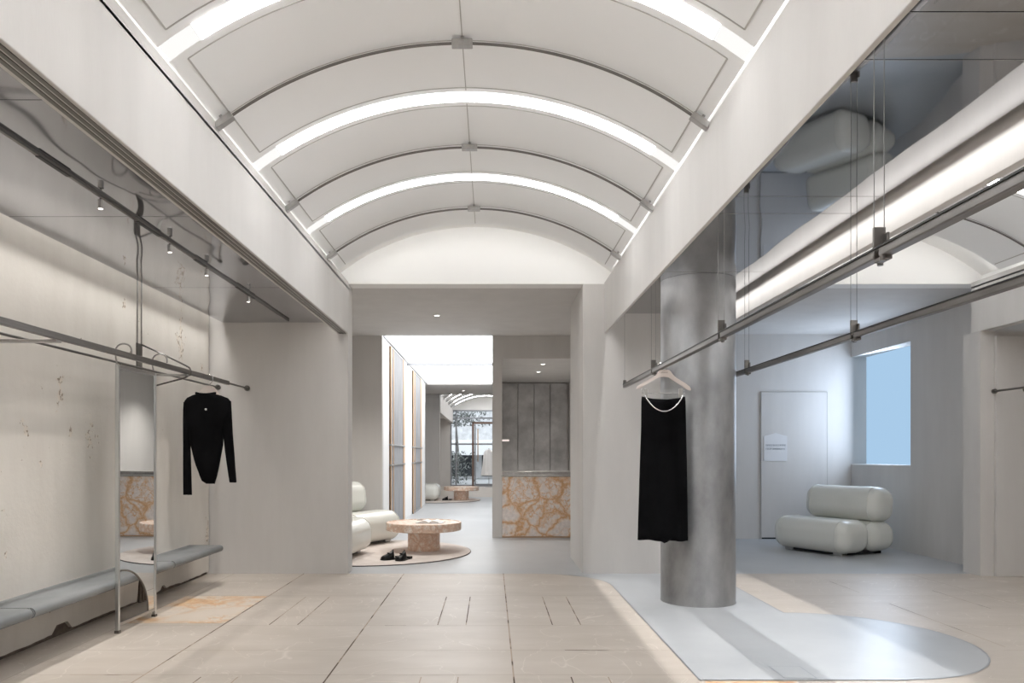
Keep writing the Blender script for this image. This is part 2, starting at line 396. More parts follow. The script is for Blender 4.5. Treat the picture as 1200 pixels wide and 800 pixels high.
# ------------------------------------------------------------------ walls
# ragged-bottom plaster wall on the left, extruded from its outline
pts = []
ys = YS
y = YS
rr = random.Random(3)
base = []
while y < 7.70:
    h = .030 + .018 * noise.noise(Vector((y * 1.7, 0, 0))) + .008 * noise.noise(Vector((y * 9, 3, 0)))
    if 4.98 < y < 5.17: h = .085
    if 6.18 < y < 6.42: h = .26 - .5 * abs(y - 6.30)
    if 6.62 < y < 6.7: h = .07
    base.append((y, max(.008, h))); y += .035 + .03 * rr.random()
edge = []
z = 0.02
while z < 3.0:
    edge.append((7.745 + .012 * noise.noise(Vector((0, z * 6, 5))) + .006 * noise.noise(Vector((0, z * 23, 5))), z)); z += .06
bm = bmesh.new()
prism(bm, base + edge + [(YS, 3.0)], 'x', XL - .025, XL)
struct('wall_left', bm, M['plaster'])
sbox('wall_left', XL - .25, XL - .03, YS, YG + .2, 0, 3.2, M['recess'])
sbox('wall_back', XL - .2, V1[0], YG, YG + .22, 0, HT, M['wall'])                       # pier left of the opening
sbox('wall_back', .925, 1.72, YG, 9.0, 0, HT, M['wall'])                                    # pier between the rooms
sbox('wall_back', 1.45, 1.72, 9.0, YB, 0, HT, M['wall'])
sbox('wall_right', 4.85, 6.8, 7.62, 7.9, 0, HB, M['wall'])
bm = bmesh.new(); box(bm, 4.985, 6.3, 7.585, 7.618, 0.0, 2.38, .004); struct('trim_1', bm, M['wall'])
sbox('wall_right', 6.5, 6.7, YS, 7.7, 0, 3.2, M['wall'])
sbox('wall_front', -3.4, 7.0, YS - .15, YS, 0, 4, M['wall'])
# right room behind the gable
sbox('wall_back', 1.72, 5.7, 11.0, 11.2, 0, HT, M['wall'])
WX = 5.15
bm = bmesh.new()  # right wall with the window opening that reaches the corner
box(bm, WX, WX + .35, 7.85, 9.44, 0, HT)
box(bm, WX, WX + .35, 9.44, 11.0, 0, 1.06)
box(bm, WX, WX + .35, 9.44, 11.0, 2.60, HT)
struct('wall_right', bm, M['wall'])
w = thing('window_1', 'x', 'x'); del w['label']; del w['category']; w['kind'] = 'structure'
bm = bmesh.new(); box(bm, WX + .22, WX + .24, 9.44, 11.0, 1.06, 2.60); finish('window_pane', bm, M['winpane'], w)
bm = bmesh.new(); box(bm, WX + .005, WX + .22, 9.445, 10.99, 1.06, 1.075, .003); finish('window_sill', bm, M['white'], w)
# ceilings / soffits behind the gables
sbox('ceiling', -3.4, 1.0, YG + .2, YB, HT, HT + .15, M['wall'])
sbox('ceiling', 1.0, 5.7, YG + .2, 11.2, HT, HT + .15, M['wall'])
# side of seating room
sbox('wall_left', -3.3, -3.15, YG + .2, YB, 0, HT, M['wall'])
# cross wall with the passage opening
sbox('wall_back', -3.3, -1.59, YB, YB + .15, 0, HT, M['wall'])
sbox('wall_back', .02, .15, YB, YP, 0, HT, M['white'])
bm = bmesh.new(); box(bm, .012, .154, YB - .012, YB + .02, 0, HT); struct('trim_2', bm, M['wall'])
# counter niche
sbox('wall_back', .15, 1.6, YB, YB + .1, 2.60, HT, M['wall'])
sbox('ceiling', .15, 1.6, YB + .1, 14.9, 2.60, 2.7, M['wall'])
sbox('wall_right', 1.50, 1.62, YB, 14.9, 0, 2.6, M['wall'])
sbox('wall_back', .14, 1.6, 14.86, 15.0, 0, 2.7, M['wall'])
# passage
sbox('wall_left', -1.80, -1.62, YB + .15, YP, 0, HT + .1, M['white'])
sbox('ceiling', -1.62, .02, YB, YP, HT + .04, HT + .12, M['stretch'])
bm = bmesh.new(); box(bm, -1.62, .02, 14.74, 14.82, HT - .005, HT + .04); struct('trim_3', bm, M['greyframe'])
bm = bmesh.new(); box(bm, -1.60, -1.57, YB + .15, YP, HT + .01, HT + .04); struct('trim_4', bm, M['greyframe'])
# link zone to the far room
sbox('ceiling', -3.2, 1.5, YP, YR, HT, HT + .15, M['wall'])
sbox('wall_left', -3.2, -3.05, YP, YR, 0, HT, M['wall'])
sbox('wall_left', -3.2, -1.62, YP - .1, YP, 0, HT, M['wall'])
sbox('wall_right', 1.3, 1.5, 15.0, YW, 0, 3.6, M['wall'])
sbox('wall_back', -3.2, -1.48, YR, YR + .2, 0, 3.3, M['wall'])

# ------------------------------------------------------------------ vaults
RISE = .43; HALF = 1.295; RAD = (HALF ** 2 + RISE ** 2) / (2 * RISE); HS = 2.975
def vz(dx, off=0):
    r = RAD - off
    return HS + RISE - RAD + math.sqrt(max(0, r * r - dx * dx))
def arc_strip(bm, xc, y0, y1, h0, h1, off, th, n=48, mi=0):
    rings = []
    for k in range(n + 1):
        dx = h0 + (h1 - h0) * k / n
        z = vz(dx, off)
        nx, nz = dx / RAD, math.sqrt(1 - (dx / RAD) ** 2)
        rings.append([(xc + dx, y0, z), (xc + dx, y1, z), (xc + dx + nx * th, y1, z + nz * th), (xc + dx + nx * th, y0, z + nz * th)])
    loft(bm, rings, True, mi)

STR = [-.68, .68, 2.04, 3.40, 4.73, 6.09]
ROD = [-.06, 1.31, 2.68, 4.05, 5.42, 6.77]
def vault(xa, xb, y0, y1, strips, rods, yend, lab, names=True):
    xc = (xa + xb) / 2
    bm = bmesh.new()
    arc_strip(bm, xc, y0, y1, -1.42, 1.42, -.10, .06)
    struct('ceiling', bm, M['vault_shell'], smooth=True, angle=40)
    # panels between strips; rectangular, a dark gap around each
    ends = sorted([(s - .06, s + .06) for s in strips])
    segs = []; cur = y0
    for a, b in ends:
        segs.append((cur, a)); cur = b
    segs.append((cur, yend))
    bm = bmesh.new()
    for a, b in segs:
        arc_strip(bm, xc, a, b, -1.30, 1.30, 0, .034)
    struct('ceiling', bm, M['vault'], smooth=True, angle=40)
    # thin shadow gaps of the panel frames
    bm = bmesh.new()
    def across(yy, w=.007, h=1.235): arc_strip(bm, xc, yy - w / 2, yy + w / 2, -h, h, .0025, .002, 40)
    def along(dx, a, b, w=.007): arc_strip(bm, xc, a, b, dx - w / 2, dx + w / 2, .0025, .002, 1)
    for a, b in segs:
        if b - a < .3: continue
        lo, hi = a + .06, b - (.06 if b != yend else .03)
        rs = [r for r in rods if a < r < b]
        cuts = [lo] + [r for r in rs] + [hi]
        across(lo)
        if b != yend: across(hi)
        for r in rs: across(r + .035)
        for sdx in (-1.235, 1.235):
            along(sdx, lo, hi)
        along(0, a + .03, b - .03, .006)
    struct('trim_5', bm, M['groove'])
    for i, s in enumerate(strips):
        t = thing('ceiling_strip_light', lab['strip'][i], 'ceiling light', (xc, s, HS), 0, lab['sg'])
        b2 = bmesh.new(); arc_strip(b2, 0, -.058, .058, -1.15, 1.15, .004, .02)
        for v in b2.verts: v.co.z -= HS
        finish('diffuser', b2, M['strip'], t)
        for sg in (-1, 1):
            b2 = bmesh.new(); arc_strip(b2, 0, -.058, .058, *sorted((sg * 1.15, sg * 1.292)), .003, .02, 8)
            for v in b2.verts: v.co.z -= HS
            finish('end_cap', b2, M['stripend'], t)
    for i, r in enumerate(rods):
        t = thing('curved_ceiling_rod', lab['rod'][i], 'ceiling rod', (xc, r, HS), 0, lab['rg'])
        b2 = bmesh.new()
        tube(b2, [(dx, 0, vz(dx, .035) - HS) for dx in [-1.285 + 2.57 * k / 48 for k in range(49)]], .008, 8)
        finish('rod', b2, M['darksteel'], t, smooth=True)
        for dx in (-1.255, 0, 1.255):
            b2 = bmesh.new()
            ang = math.asin(dx / RAD)
            mt = Matrix.Translation((dx, 0, vz(dx, .035) - HS)) @ Matrix.Rotation(ang, 4, 'Y')
            box(b2, -.055, .055, -.022, .022, -.02, .016, .004, mat=mt)
            box(b2, -.008, .008, -.008, .03, .0, .04, .002, mat=mt)
            finish('clamp', b2, M['steel'], t)
    # springing strips along both beams
    for sg, xe in ((-1, xa), (1, xb)):
        pass

order = ['far behind', 'second from', 'third from']
nm = ['behind the viewpoint', 'overhead', 'just out of the frame overhead', 'cut by top of photo', 'middle of three', 'farthest, nearest the end wall']
nr = ['behind the viewpoint', 'overhead', 'just out of frame overhead', 'nearest of the three seen', 'middle of the three seen', 'farthest, nearest the end wall']
labA = dict(strip=['glowing curved strip light in the central vault, ' + s for s in nm], rod=['thin grey steel rod arching under the central vault, ' + s for s in nr],
            sg='curved strip lights across the central vault', rg='curved rods under the central vault')
labB = dict(strip=['glowing curved strip light in the right vault, ' + s for s in nm], rod=['thin grey steel rod arching under the right vault, ' + s for s in nr],
            sg='curved strip lights across the right vault', rg='curved rods under the right vault')
vault(V1[0], V1[1], YS, YG, STR, ROD, 7.34, labA)
vault(V2[0], V2[1], YS, YG, STR, ROD, 7.34, labB)

def arcpoly(xa, xb, zb, n=40, off=-.06):
    xc = (xa + xb) / 2
    return [(xa, zb)] + [(xb, zb)] + [(xc + dx, vz(dx, off)) for dx in [1.33 - 2.66 * k / n for k in range(n + 1)]]
def gable(xa, xb, y):
    bm = bmesh.new(); box(bm, xa - .12, xb + .12, y, y + .2, HT, 3.72); struct('wall_back', bm, M['vault_shell'])
gable(V1[0], V1[1], YG); gable(V2[0], V2[1], YG)
# top closure above the end gap, with the hidden cove lamp behind the last panel
for xa, xb in (V1, V2):
    xc = (xa + xb) / 2
    t = thing('cove_light', ('concealed cove light washing the end wall of the central vault' if xa < 0 else 'concealed cove light washing the end wall of the right vault'), 'cove light', (xc, 7.5, HS))
    bm = bmesh.new(); arc_strip(bm, 0, -.135, -.105, -1.24, 1.24, -.058, .012)
    for v in bm.verts: v.co.z -= HS
    finish('diffuser', bm, M['cove'], t)

# beams: name them trims
def beam(n, x0, x1, y0, y1, mat=None, z0=HB, z1=HT, slots=None):
    bm = bmesh.new(); box(bm, x0, x1, y0, y1, z0, z1 + .012, .004)
    mats = [mat or M['wall'], M['darksteel'], M['recess']]
    if slots:
        box(bm, x1 - .006, x1, y0, y1, z1, z1 + .022)
        for s in slots: box(bm, s - .008, s + .008, y0 + .05, y1, z0 - .004, z0 + .002, mi=1)
    return struct(n, bm, mats)
beam('trim_6', V1[0] - .11, V1[0], YS, YG, slots=[V1[0] - .025, V1[0] - .052, V1[0] - .079])
beam('trim_7', V1[1], V1[1] + .022, YS, YG)
beam('trim_8', 2.212, V2[0], YS, YG)
beam('trim_9', V2[1], V2[1] + .10, YS, YG)
# upper closures between beams and vault shells
for x0, x1, nme in ((XL - .2, V1[0] - .12, 'l'), (V1[1] + .12, V2[0] - .12, 'm'), (V2[1] + .12, 6.7, 'r')):
    sbox('ceiling', x0, x1, YS, YG, 2.97, 3.08, M['vault_shell'])
sbox('ceiling', V1[1] + .121, V2[0] - .121, YG, YG + .2, 2.93, 3.3, M['wall'])
sbox('ceiling', V2[1] + .10, 6.5, YS, 7.62, 2.55, 2.62, M['wall'])
for xa, xb, s in ((V1[0] - .13, V1[0] - .11, 1), (V1[1] + .11, V1[1] + .13, -1), (V2[0] - .13, V2[0] - .11, 1), (V2[1] + .11, V2[1] + .13, -1)):
    bm = bmesh.new(); box(bm, xa, xb, YS, YG, HT - .04, 3.12)
    box(bm, min(xa, xa + s * .13), max(xb, xb + s * .12) if s > 0 else xb, YS, YG, HT - .05, HT - .035) if False else box(bm, *( (xa, xb + .11) if s > 0 else (xa - .11, xb)), YS, YG, HT - .05, HT - .035); struct('trim_10', bm, M['vault_shell'])

# ------------------------------------------------------------------ mirrored ceilings, made of separate sheets
def mirror_ceiling(lst, x0, x1, z, mat, labels, grp):
    for i, (a, b, tilt) in enumerate(lst):
        bm = bmesh.new()
        box(bm, x0, x1, a + .003, b - .003, 0, .02, .001)
        o = finish('mirror_ceiling_panel', bm, mat)
        # a hair of tilt, sheet by sheet
        o.location = (0, 0, z + (tilt if False else 0))
        tag(o, labels[i], 'ceiling panel', grp)
seams = [(YS, -.1, 0), (-.1, 1.3, 0), (1.3, 2.48, 0), (2.48, 2.78, 0), (2.78, 4.25, 0), (4.25, 4.55, 0), (4.55, 6.0, 0), (6.0, YG, 0)]
nml = ['behind the viewpoint', 'over the viewpoint', 'wide, nearest in view', 'narrow, nearest in view', 'wide, second in view', 'narrow, before the third wide sheet', 'wide, third in view', 'last, against the far wall']
mirror_ceiling(seams, 1.198, 2.160, HMR, M['mirror_r'], ['dark mirror-steel ceiling sheet over the right hanging rails, ' + s for s in nml], 'mirror sheets over the right rails')
seamsl = [(YS, -.1, 0), (-.1, 1.3, 0), (1.3, 2.9, 0), (2.9, 4.32, 0), (4.32, 6.15, 0), (6.15, YG, 0)]
nl = ['behind the viewpoint', 'over the viewpoint', 'nearest in view', 'second in view', 'third, around the wall bracket', 'last, against the far wall']
mirror_ceiling(seamsl, -2.72, V1[0] - .11, HML, M['mirror_l'], ['mirror-steel ceiling sheet over the left clothes rail, ' + s for s in nl], 'mirror sheets over the left rail')
# wall-wash lamp in the slot between mirror and left wall
t = thing('wall_wash_light', 'warm linear light in the slot above the chipped left wall', 'wall light', (-2.785, 2.6, 2.90))
bm = bmesh.new(); box(bm, -.035, .035, -5.0, 5.1, 0, .012); finish('diffuser', bm, M['wallslot'], t)

# ------------------------------------------------------------------ column
bm = bmesh.new(); lathe(bm, [(.301, 0), (.303, .004), (.300, .012), (.300, HMR - .001)], 96)
o = struct('column', bm, M['columnsteel'], smooth=True, angle=40); o.location = (1.70, 6.33, 0)
o['kind'] = 'thing'; tag(o, 'thick round patinated steel column standing on the grey floor tongue', 'column')

# ------------------------------------------------------------------ left bench slab
def bench(y0, y1, label, g='slab sections of the left wall bench'):
    xw, xf, zt, zb = XL, -2.53, .352, .292
    prof = [(xw, zt), (xf - .035, zt)]
    for k in range(9):
        a = math.pi / 2 - math.pi * k / 8
        prof.append((xf - .030 + .030 * math.cos(a), (zt + zb) / 2 + .030 * math.sin(a)))
    prof += [(xw, zb)]
    bm = bmesh.new(); prism(bm, prof, 'y', y0, y1)
    bmesh.ops.bevel(bm, geom=[e for e in bm.edges if abs(e.verts[0].co.y - e.verts[1].co.y) < 1e-5 and e.verts[0].co.x > xf - .06 and e.verts[1].co.x > xf - .06], offset=.006, segments=2, affect='EDGES')
    o = finish('bench_slab', bm, M['slab'], smooth=True, angle=35)
    tag(o, label, 'bench', g)
bench(YS, .5, 'grey stone wall bench section behind the viewpoint'); bench(.512, 2.38, 'grey stone wall bench section beside the viewpoint')
bench(2.392, 4.244, 'grey stone wall bench section nearest in view at left edge')
bench(4.256, 6.134, 'grey stone wall bench section behind the standing mirror, middle one')
bench(6.146, 7.25, 'grey stone wall bench section under the black top, far end')

# broken pipes in the wall notch
t = thing('pipe_stub', 'short exposed pipes in the broken notch of the left wall base', 'pipe', (XL - .012, 6.30, 0))
for dy in (-.05, .0, .05):
    bm = bmesh.new(); cyl(bm, (0, dy, 0), (0, dy, .2), .012, 10); finish('pipe', bm, M['recess'], t)

# ------------------------------------------------------------------ left rails
XR = -2.47; HR = 1.875
t = thing('clothes_rail', 'square steel clothes rail along the left wall carrying mirror and black top', 'clothes rail', (XR, YS, HR))
bm = bmesh.new(); box(bm, -.016, .016, .1, 7.2 - YS, -.019, .019, .004); finish('rail_bar', bm, M['railsteel'], t)
bm = bmesh.new(); cyl(bm, (0, 7.2 - YS, 0), (0, YG - YS - .0, 0), .009, 12); finish('end_rod', bm, M['railsteel'], t, smooth=True)
bm = bmesh.new(); cyl(bm, (0, YG - YS - .018, 0), (0, YG - YS, 0), .028, 20); finish('wall_flange', bm, M['darksteel'], t, smooth=True, angle=40)
t = thing('wall_rod', 'thin dark rod running close along the left wall', 'rail', (-2.765, YS, 1.885))
bm = bmesh.new(); cyl(bm, (0, .1, 0), (0, YG - YS, 0), .009, 10); finish('rod', bm, M['darksteel'], t, smooth=True)
bm = bmesh.new(); cyl(bm, (0, YG - YS - .018, 0), (0, YG - YS, 0), .026, 20); finish('wall_flange', bm, M['darksteel'], t, smooth=True, angle=40)
t = thing('rail_bracket', 'steel wall bracket with triangular hoop holding the rail above the mirror', 'bracket', (XL, 6.2, 0), 0, 'wall brackets of the left rail')
bm = bmesh.new(); box(bm, 0, .012, -.045, .045, 1.80, 2.10, .002); finish('wall_plate', bm, M['darksteel'], t)
bm = bmesh.new(); tube(bm, [(.01, .03, 2.095), (.20, .03, 2.01), (.36, .03, 1.930), (.400, .03, 1.908), (.413, .03, 1.880), (.408, .03, 1.852), (.36, .03, 1.825), (.01, .03, 1.73)], .007, 8); finish('hoop', bm, M['darksteel'], t, smooth=True)
bm = bmesh.new(); box(bm, 0, .40, -.03, .03, 1.838, 1.852, .002); finish('arm', bm, M['steel'], t)
for dy in (-.035, .035):
    bm = bmesh.new(); cyl(bm, (.008, dy, 2.10), (.008, dy, 2.93), .006, 8); finish('riser_rod', bm, M['steel'], t, smooth=True)
t = thing('wall_bracket', 'flat steel wall arm holding the left rail at the left edge of the view', 'bracket', (XL, 4.35, 0), 0, 'plain wall arms of the left rail')
bm = bmesh.new(); box(bm, 0, .012, -.045, .045, 1.80, 1.90, .002); finish('wall_plate', bm, M['darksteel'], t)
bm = bmesh.new(); box(bm, 0, .40, -.03, .03, 1.838, 1.852, .002); finish('arm', bm, M['steel'], t)
dup(t, (XL, 2.5, 0), 0, 'flat steel wall arm of the left rail, outside the view beside the viewpoint')

# spot track on the left mirror ceiling
t = thing('spotlight_track', 'thin dark spotlight track on the left mirrored ceiling', 'track', (-2.01, 0, HML))
bm = bmesh.new(); box(bm, -.008, .008, YS + .2, 7.6, -.016, .0, .001); finish('track_bar', bm, M['darksteel'], t)
for a, b in ((4.35, 4.65), (6.05, 6.5), (5.2, 5.4), (3.4, 3.65)):
    bm = bmesh.new(); box(bm, -.010, .010, a, b, -.019, -.0145); finish('contact_cover', bm, M['black_steel'], t)
sp = None
for i, (y, lb) in enumerate(((3.95, 'nearest of those in view'), (4.80, 'second nearest'), (5.42, 'beside the wall bracket'), (6.35, 'farthest in view'), (2.6, 'over the viewpoint'))):
    L_ = 'small cylindrical ceiling spotlight on the left track, ' + lb
    if sp is None:
        sp = thing('track_spotlight', L_, 'spotlight', (-2.01, y, HML - .019), 0, 'spotlights on the left track')
        bm = bmesh.new(); cyl(bm, (0, 0, -.01), (0, 0, -.055), .015, 16); finish('spot_body', bm, M['steel'], sp, smooth=True, angle=40)
        bm = bmesh.new(); cyl(bm, (0, 0, 0), (0, 0, -.012), .006, 10); finish('stem', bm, M['darksteel'], sp)
        bm = bmesh.new(); cyl(bm, (0, 0, -.054), (0, 0, -.057), .011, 16); finish('lens', bm, M['downlight'], sp)
    else: dup(sp, (-2.01, y, HML - .019), 0, L_)

# ------------------------------------------------------------------ standing / hanging mirror
t = thing('dressing_mirror', 'tall narrow steel-framed mirror hooked on the left rail, reaching the floor', 'mirror', (-2.512, 5.44, 0), R(-1.6))
W2 = .265; TOP = 1.81
for sg in (-1, 1):
    bm = bmesh.new(); box(bm, -.012, .012, sg * W2 - .012, sg * W2 + .012, 0.015, TOP, .003); finish('frame_post', bm, M['poststeel'], t)
    bm = bmesh.new(); box(bm, -.016, .016, sg * W2 - .016, sg * W2 + .016, 0, .02, .003); finish('foot', bm, M['darksteel'], t)
    bm = bmesh.new()
    hp = [(.0, sg * (W2 - .0), TOP - .02), (-.012, sg * W2, 1.86), (-.012, sg * W2, 1.90)]
    for k in range(1, 10):
        a = math.pi - math.pi * k / 9
        hp.append((.042 + .054 * math.cos(a) , sg * W2, 1.905 + .045 * math.sin(a)))
    hp.append((.096, sg * W2, 1.885))
    tube(bm, hp, .006, 8); finish('hook', bm, M['steel'], t, smooth=True)
bm = bmesh.new(); box(bm, -.010, .010, -W2, W2, TOP - .022, TOP, .003); finish('top_bar', bm, M['steel'], t)
bm = bmesh.new(); box(bm, -.010, .010, -W2, W2, .045, .068, .003); finish('bottom_bar', bm, M['steel'], t)
bm = bmesh.new(); box(bm, .012, .022, -W2 - .0, W2, TOP + .0, TOP + .008, .001); finish('top_lip', bm, M['darksteel'], t)
gp = [(-W2 + .012, TOP - .02), (W2 - .012, TOP - .02), (W2 - .012, .068)]
ra, rb = .41, .35
arcp = []
for k in range(19):
    a = math.pi / 2 * k / 18
    arcp.append((-W2 + .012 + ra * math.cos(a), .068 + rb * math.sin(a)))
gp += arcp
bm = bmesh.new(); prism(bm, gp, 'x', -.004, .006); finish('mirror_glass', bm, M['mirror'], t)
bm = bmesh.new(); tube(bm, [(.004, u, v) for u, v in arcp], .007, 8); finish('arc_trim', bm, M['darksteel'], t, smooth=True)

# ------------------------------------------------------------------ garments
def outline_garment(name, rows, depth, mat, parent, y=0, n=28, fold=.012, seed=0, folds=5):
    """rows: (z, xl, xr); closed lens-shaped section with soft vertical folds"""
    bm = bmesh.new(); rings = []
    # interpolate rows
    out = []
    for a, b in zip(rows, rows[1:]):
        st = max(1, int((abs(a[0] - b[0]) + abs(a[1] - b[1]) * .5) / .02))
        for k in range(st):
            f = k / st; out.append(tuple(a[j] + (b[j] - a[j]) * f for j in range(3)))
    out.append(rows[-1])
    for z, xl, xr in out:
        ring = []
        w = (xr - xl) / 2; c = (xl + xr) / 2
        for k in range(n):
            a = 2 * math.pi * k / n
            u = math.cos(a); s = math.sin(a)
            dd = depth * (abs(s) ** .6) * (1 if s >= 0 else -1) * min(1, w / .08)
            dd += fold * math.sin(folds * 2.2 * u + 2 * noise.noise(Vector((u * 2, z * 3, seed)))) * (1 - u * u) * .8
            ring.append((c + w * u, y + dd, z + .004 * noise.noise(Vector((u * 4, z * 8, seed)))))
        rings.append(ring)
    loft(bm, rings)
    return finish(name, bm, mat, parent, smooth=True)

def wp(px, py, Y): return ((px - 576) * Y / 900, EYE + (533 - py) * Y / 900)

# black top on the left rail (its own plane y = 6.72); photo measures kept as world offsets about the rail
YT = 6.72; X0 = -2.47
t = thing('black_long_sleeve_top', 'black long-sleeved high-cut bodysuit top hanging from the left rail', 'clothing', (X0, YT, 0))
def r3(l): return [(wp(0, b, YT)[1], wp(a1, 0, YT)[0] - X0, wp(a2, 0, YT)[0] - X0) for b, a1, a2 in l]
body = r3([(461.5, 231, 253), (463, 226, 259), (466, 219.5, 267), (470, 216.5, 270.5), (478, 217, 270), (492, 219, 266), (507, 222, 261.5), (520, 223.5, 261.2), (532, 226.5, 259), (545, 230, 256.5), (554, 233.6, 254.5), (557, 234.5, 254), (563, 237, 252.4), (566.5, 242, 251.5)])
outline_garment('bodice', body, .055, M['black'], t, 0, fold=.008, seed=1)
sl = r3([(471, 215.6, 224), (480, 215, 226), (500, 214.8, 225.5), (521, 215, 224), (550, 215, 224.8), (579.5, 215.2, 225.6)])
outline_garment('sleeve', sl, .030, M['black'], t, -.01, n=16, fold=.004, seed=2)
sr = r3([(470, 262, 271.4), (485, 261, 272.2), (509, 261.8, 273.5), (530, 264.2, 275.2), (550, 267, 276.6), (565, 269.3, 277.8)])
outline_garment('sleeve', sr, .030, M['black'], t, -.01, n=16, fold=.004, seed=3)
bm = bmesh.new()
cx, cz = wp(241.5, 461.5, YT); cx -= X0
tube(bm, [(cx + .083 * math.cos(a), .02 * math.sin(a) - .01, cz + .001 + .006 * math.cos(2 * a)) for a in [2 * math.pi * k / 24 for k in range(24)]], .011, 8, closed=True)
finish('collar', bm, M['black'], t, smooth=True)
bm = bmesh.new(); ex, ez = wp(244.3, 480, YT); bmesh.ops.create_uvsphere(bm, u_segments=12, v_segments=8, radius=.011)
bmesh.ops.transform(bm, matrix=Matrix.Translation((ex - X0, -.062, ez)) @ Matrix.Diagonal((1, .5, 1, 1)), verts=bm.verts[:]); finish('silver_emblem', bm, M['pearl'], t, smooth=True)

def hanger(name, label, loc, pts, hookpts, neck, th, mat, clips=None, text=None):
    t = thing(name, label, 'hanger', loc, 0, None)
    bm = bmesh.new()
    prism(bm, pts, 'y', -th / 2, th / 2)
    bmesh.ops.bevel(bm, geom=bm.edges[:], offset=th * .25, segments=2, affect='EDGES')
    finish('shoulder_piece', bm, mat, t, smooth=True, angle=50)
    bm = bmesh.new(); tube(bm, hookpts, .0035, 8); finish('hook', bm, M['pearl'] if mat is M['cream'] else mat, t, smooth=True)
    if clips:
        z, xa, xb, y = clips
        bm = bmesh.new(); tube(bm, [(xa - .03, 0, z + .07), (xa - .03, 0, z), (xb + .03, 0, z), (xb + .03, 0, z + .07)], .003, 8); finish('clip_bar', bm, M['pearl'], t, smooth=True)
        for x in (xa, xb):
            bm = bmesh.new(); box(bm, x - .013, x + .013, -.014, .014, z - .035, z + .035, .004); box(bm, x - .008, x + .008, -.019, .019, z - .055, z - .02, .003); finish('clip', bm, M['clip'], t)
    return t

# hanger of the top: only neck and upper shoulders stand out of the collar
def hp(px, py, Y, X): a, b = wp(px, py, Y); return (a - X, b)
pts = [hp(a, b, YT, X0) for a, b in ((231, 465), (233, 460), (238, 453.5), (242, 451.5), (249, 452), (253, 456), (258, 462.5), (262, 467), (258, 469), (250, 462), (240, 462), (234, 466.5))]
hk = [(hp(244.5, 452, YT, X0)[0], 0, hp(0, 452, YT, X0)[1]), (hp(245, 0, YT, X0)[0], 0, 1.835)]
hkt = [hk[0], (.006, 0, 1.82), (.022, 0, 1.835), (.030, 0, 1.86), (.028, 0, 1.885), (.014, 0, 1.903), (-.006, 0, 1.905), (-.024, 0, 1.893)]
hanger('clothes_hanger', 'cream hanger on the left rail holding the black top', (X0, YT, 0), pts, hkt, None, .012, M['cream'])

# black skirt on the right rail
YD = 5.88; XD = 1.30
def rowsD(l): return [(wp(0, b, YD)[1], wp(a1, 0, YD)[0] - XD, wp(a2, 0, YD)[0] - XD) for b, a1, a2 in l]
t = thing('long_black_skirt', 'long black satin skirt clipped on a hanger beside the steel column', 'clothing', (XD, YD, 0))
def skirt():
    rows = rowsD([(464.5, 752, 802.6), (470, 751.6, 803.2), (500, 751.4, 803.8), (540, 750, 804.6), (580, 748.8, 805.2), (610, 748, 805.5), (632, 747.4, 805.8)])
    bm = bmesh.new(); out = []
    for a, b in zip(rows, rows[1:]):
        st = max(1, int(abs(a[0] - b[0]) / .03))
        for k in range(st):
            f = k / st; out.append(tuple(a[j] + (b[j] - a[j]) * f for j in range(3)))
    out.append(rows[-1]); n = 48; rings = []; nr_ = len(out)
    for i, (z, xl, xr) in enumerate(out):
        w = (xr - xl) / 2; c = (xl + xr) / 2; f = i / (nr_ - 1); ring = []
        for k in range(n):
            a = 2 * math.pi * k / n; u = math.cos(a); s = math.sin(a)
            d = .03 + .022 * f
            dd = d * (abs(s) ** .5) * (1 if s >= 0 else -1) + (.003 + .010 * f) * math.sin(9 * u + 1.5 * noise.noise(Vector((u, z * 1.5, 9)))) * (1 - u ** 4)
            zz = z
            if f < .25: zz -= .024 * (1 - u * u) * (1 - f / .25)
            if f > .8: zz += (-.022 * math.exp(-((u - .05) / .12) ** 2) + .004 * math.sin(7 * u) - .012 * (u + 1) * .3) * (f - .8) / .2
            ring.append((c + w * u, dd, zz))
        rings.append(ring)
    loft(bm, rings); return bm
finish('skirt_body', skirt(), M['black'], t, smooth=True)
bm = bmesh.new(); xa = wp(754.5, 0, YD)[0] - XD; xb = wp(798.5, 0, YD)[0] - XD; zc = wp(0, 463.5, YD)[1]
tube(bm, [(xa + (xb - xa) * k / 24, -.052 - .0 * k, zc - .122 * (1 - (2 * k / 24 - 1) ** 2) ** .85) for k in range(25)], .0048, 8); finish('chain', bm, M['pearl'], t, smooth=True)
pts = [hp(a, b, YD, XD) for a, b in ((745.3, 455.5), (747, 452.3), (755, 447.5), (765, 442), (769, 440), (771.5, 435), (773.5, 433.3), (784, 433.3), (786, 435), (788.5, 440), (793, 443), (803, 449), (809, 453.5), (809.8, 457.5), (806, 457), (798, 451.5), (788, 445), (784, 441.5), (779, 440.8), (772.5, 441.3), (767, 444.6), (757, 450.5), (749, 455.5))]
hx = hp(779, 0, YD, XD)[0]
hk = [(hx, 0, hp(0, 433.5, YD, XD)[1]), (hx, 0, 1.845), (hx + .008, 0, 1.862), (.026, 0, 1.878), (.024, 0, 1.898), (.006, 0, 1.906), (-.014, 0, 1.902), (-.026, 0, 1.888)]
th_ = hanger('clothes_hanger', 'white hanger with two clips on the right rail holding the black skirt', (XD, YD, 0), pts, hk, None, .016, M['cream'], clips=(wp(0, 460.5, YD)[1], wp(757, 0, YD)[0] - XD, wp(797.5, 0, YD)[0] - XD, 0))
bm = bmesh.new()
z0 = wp(0, 436.6, YD)[1]; x = -.005
for k in range(7):
    ww = .004 + .002 * (k % 2); box(bm, x, x + ww, -.0092, -.008, z0 - .004, z0 + .004); x += ww + .003
finish('printed_name', bm, M['creamtext'], th_)

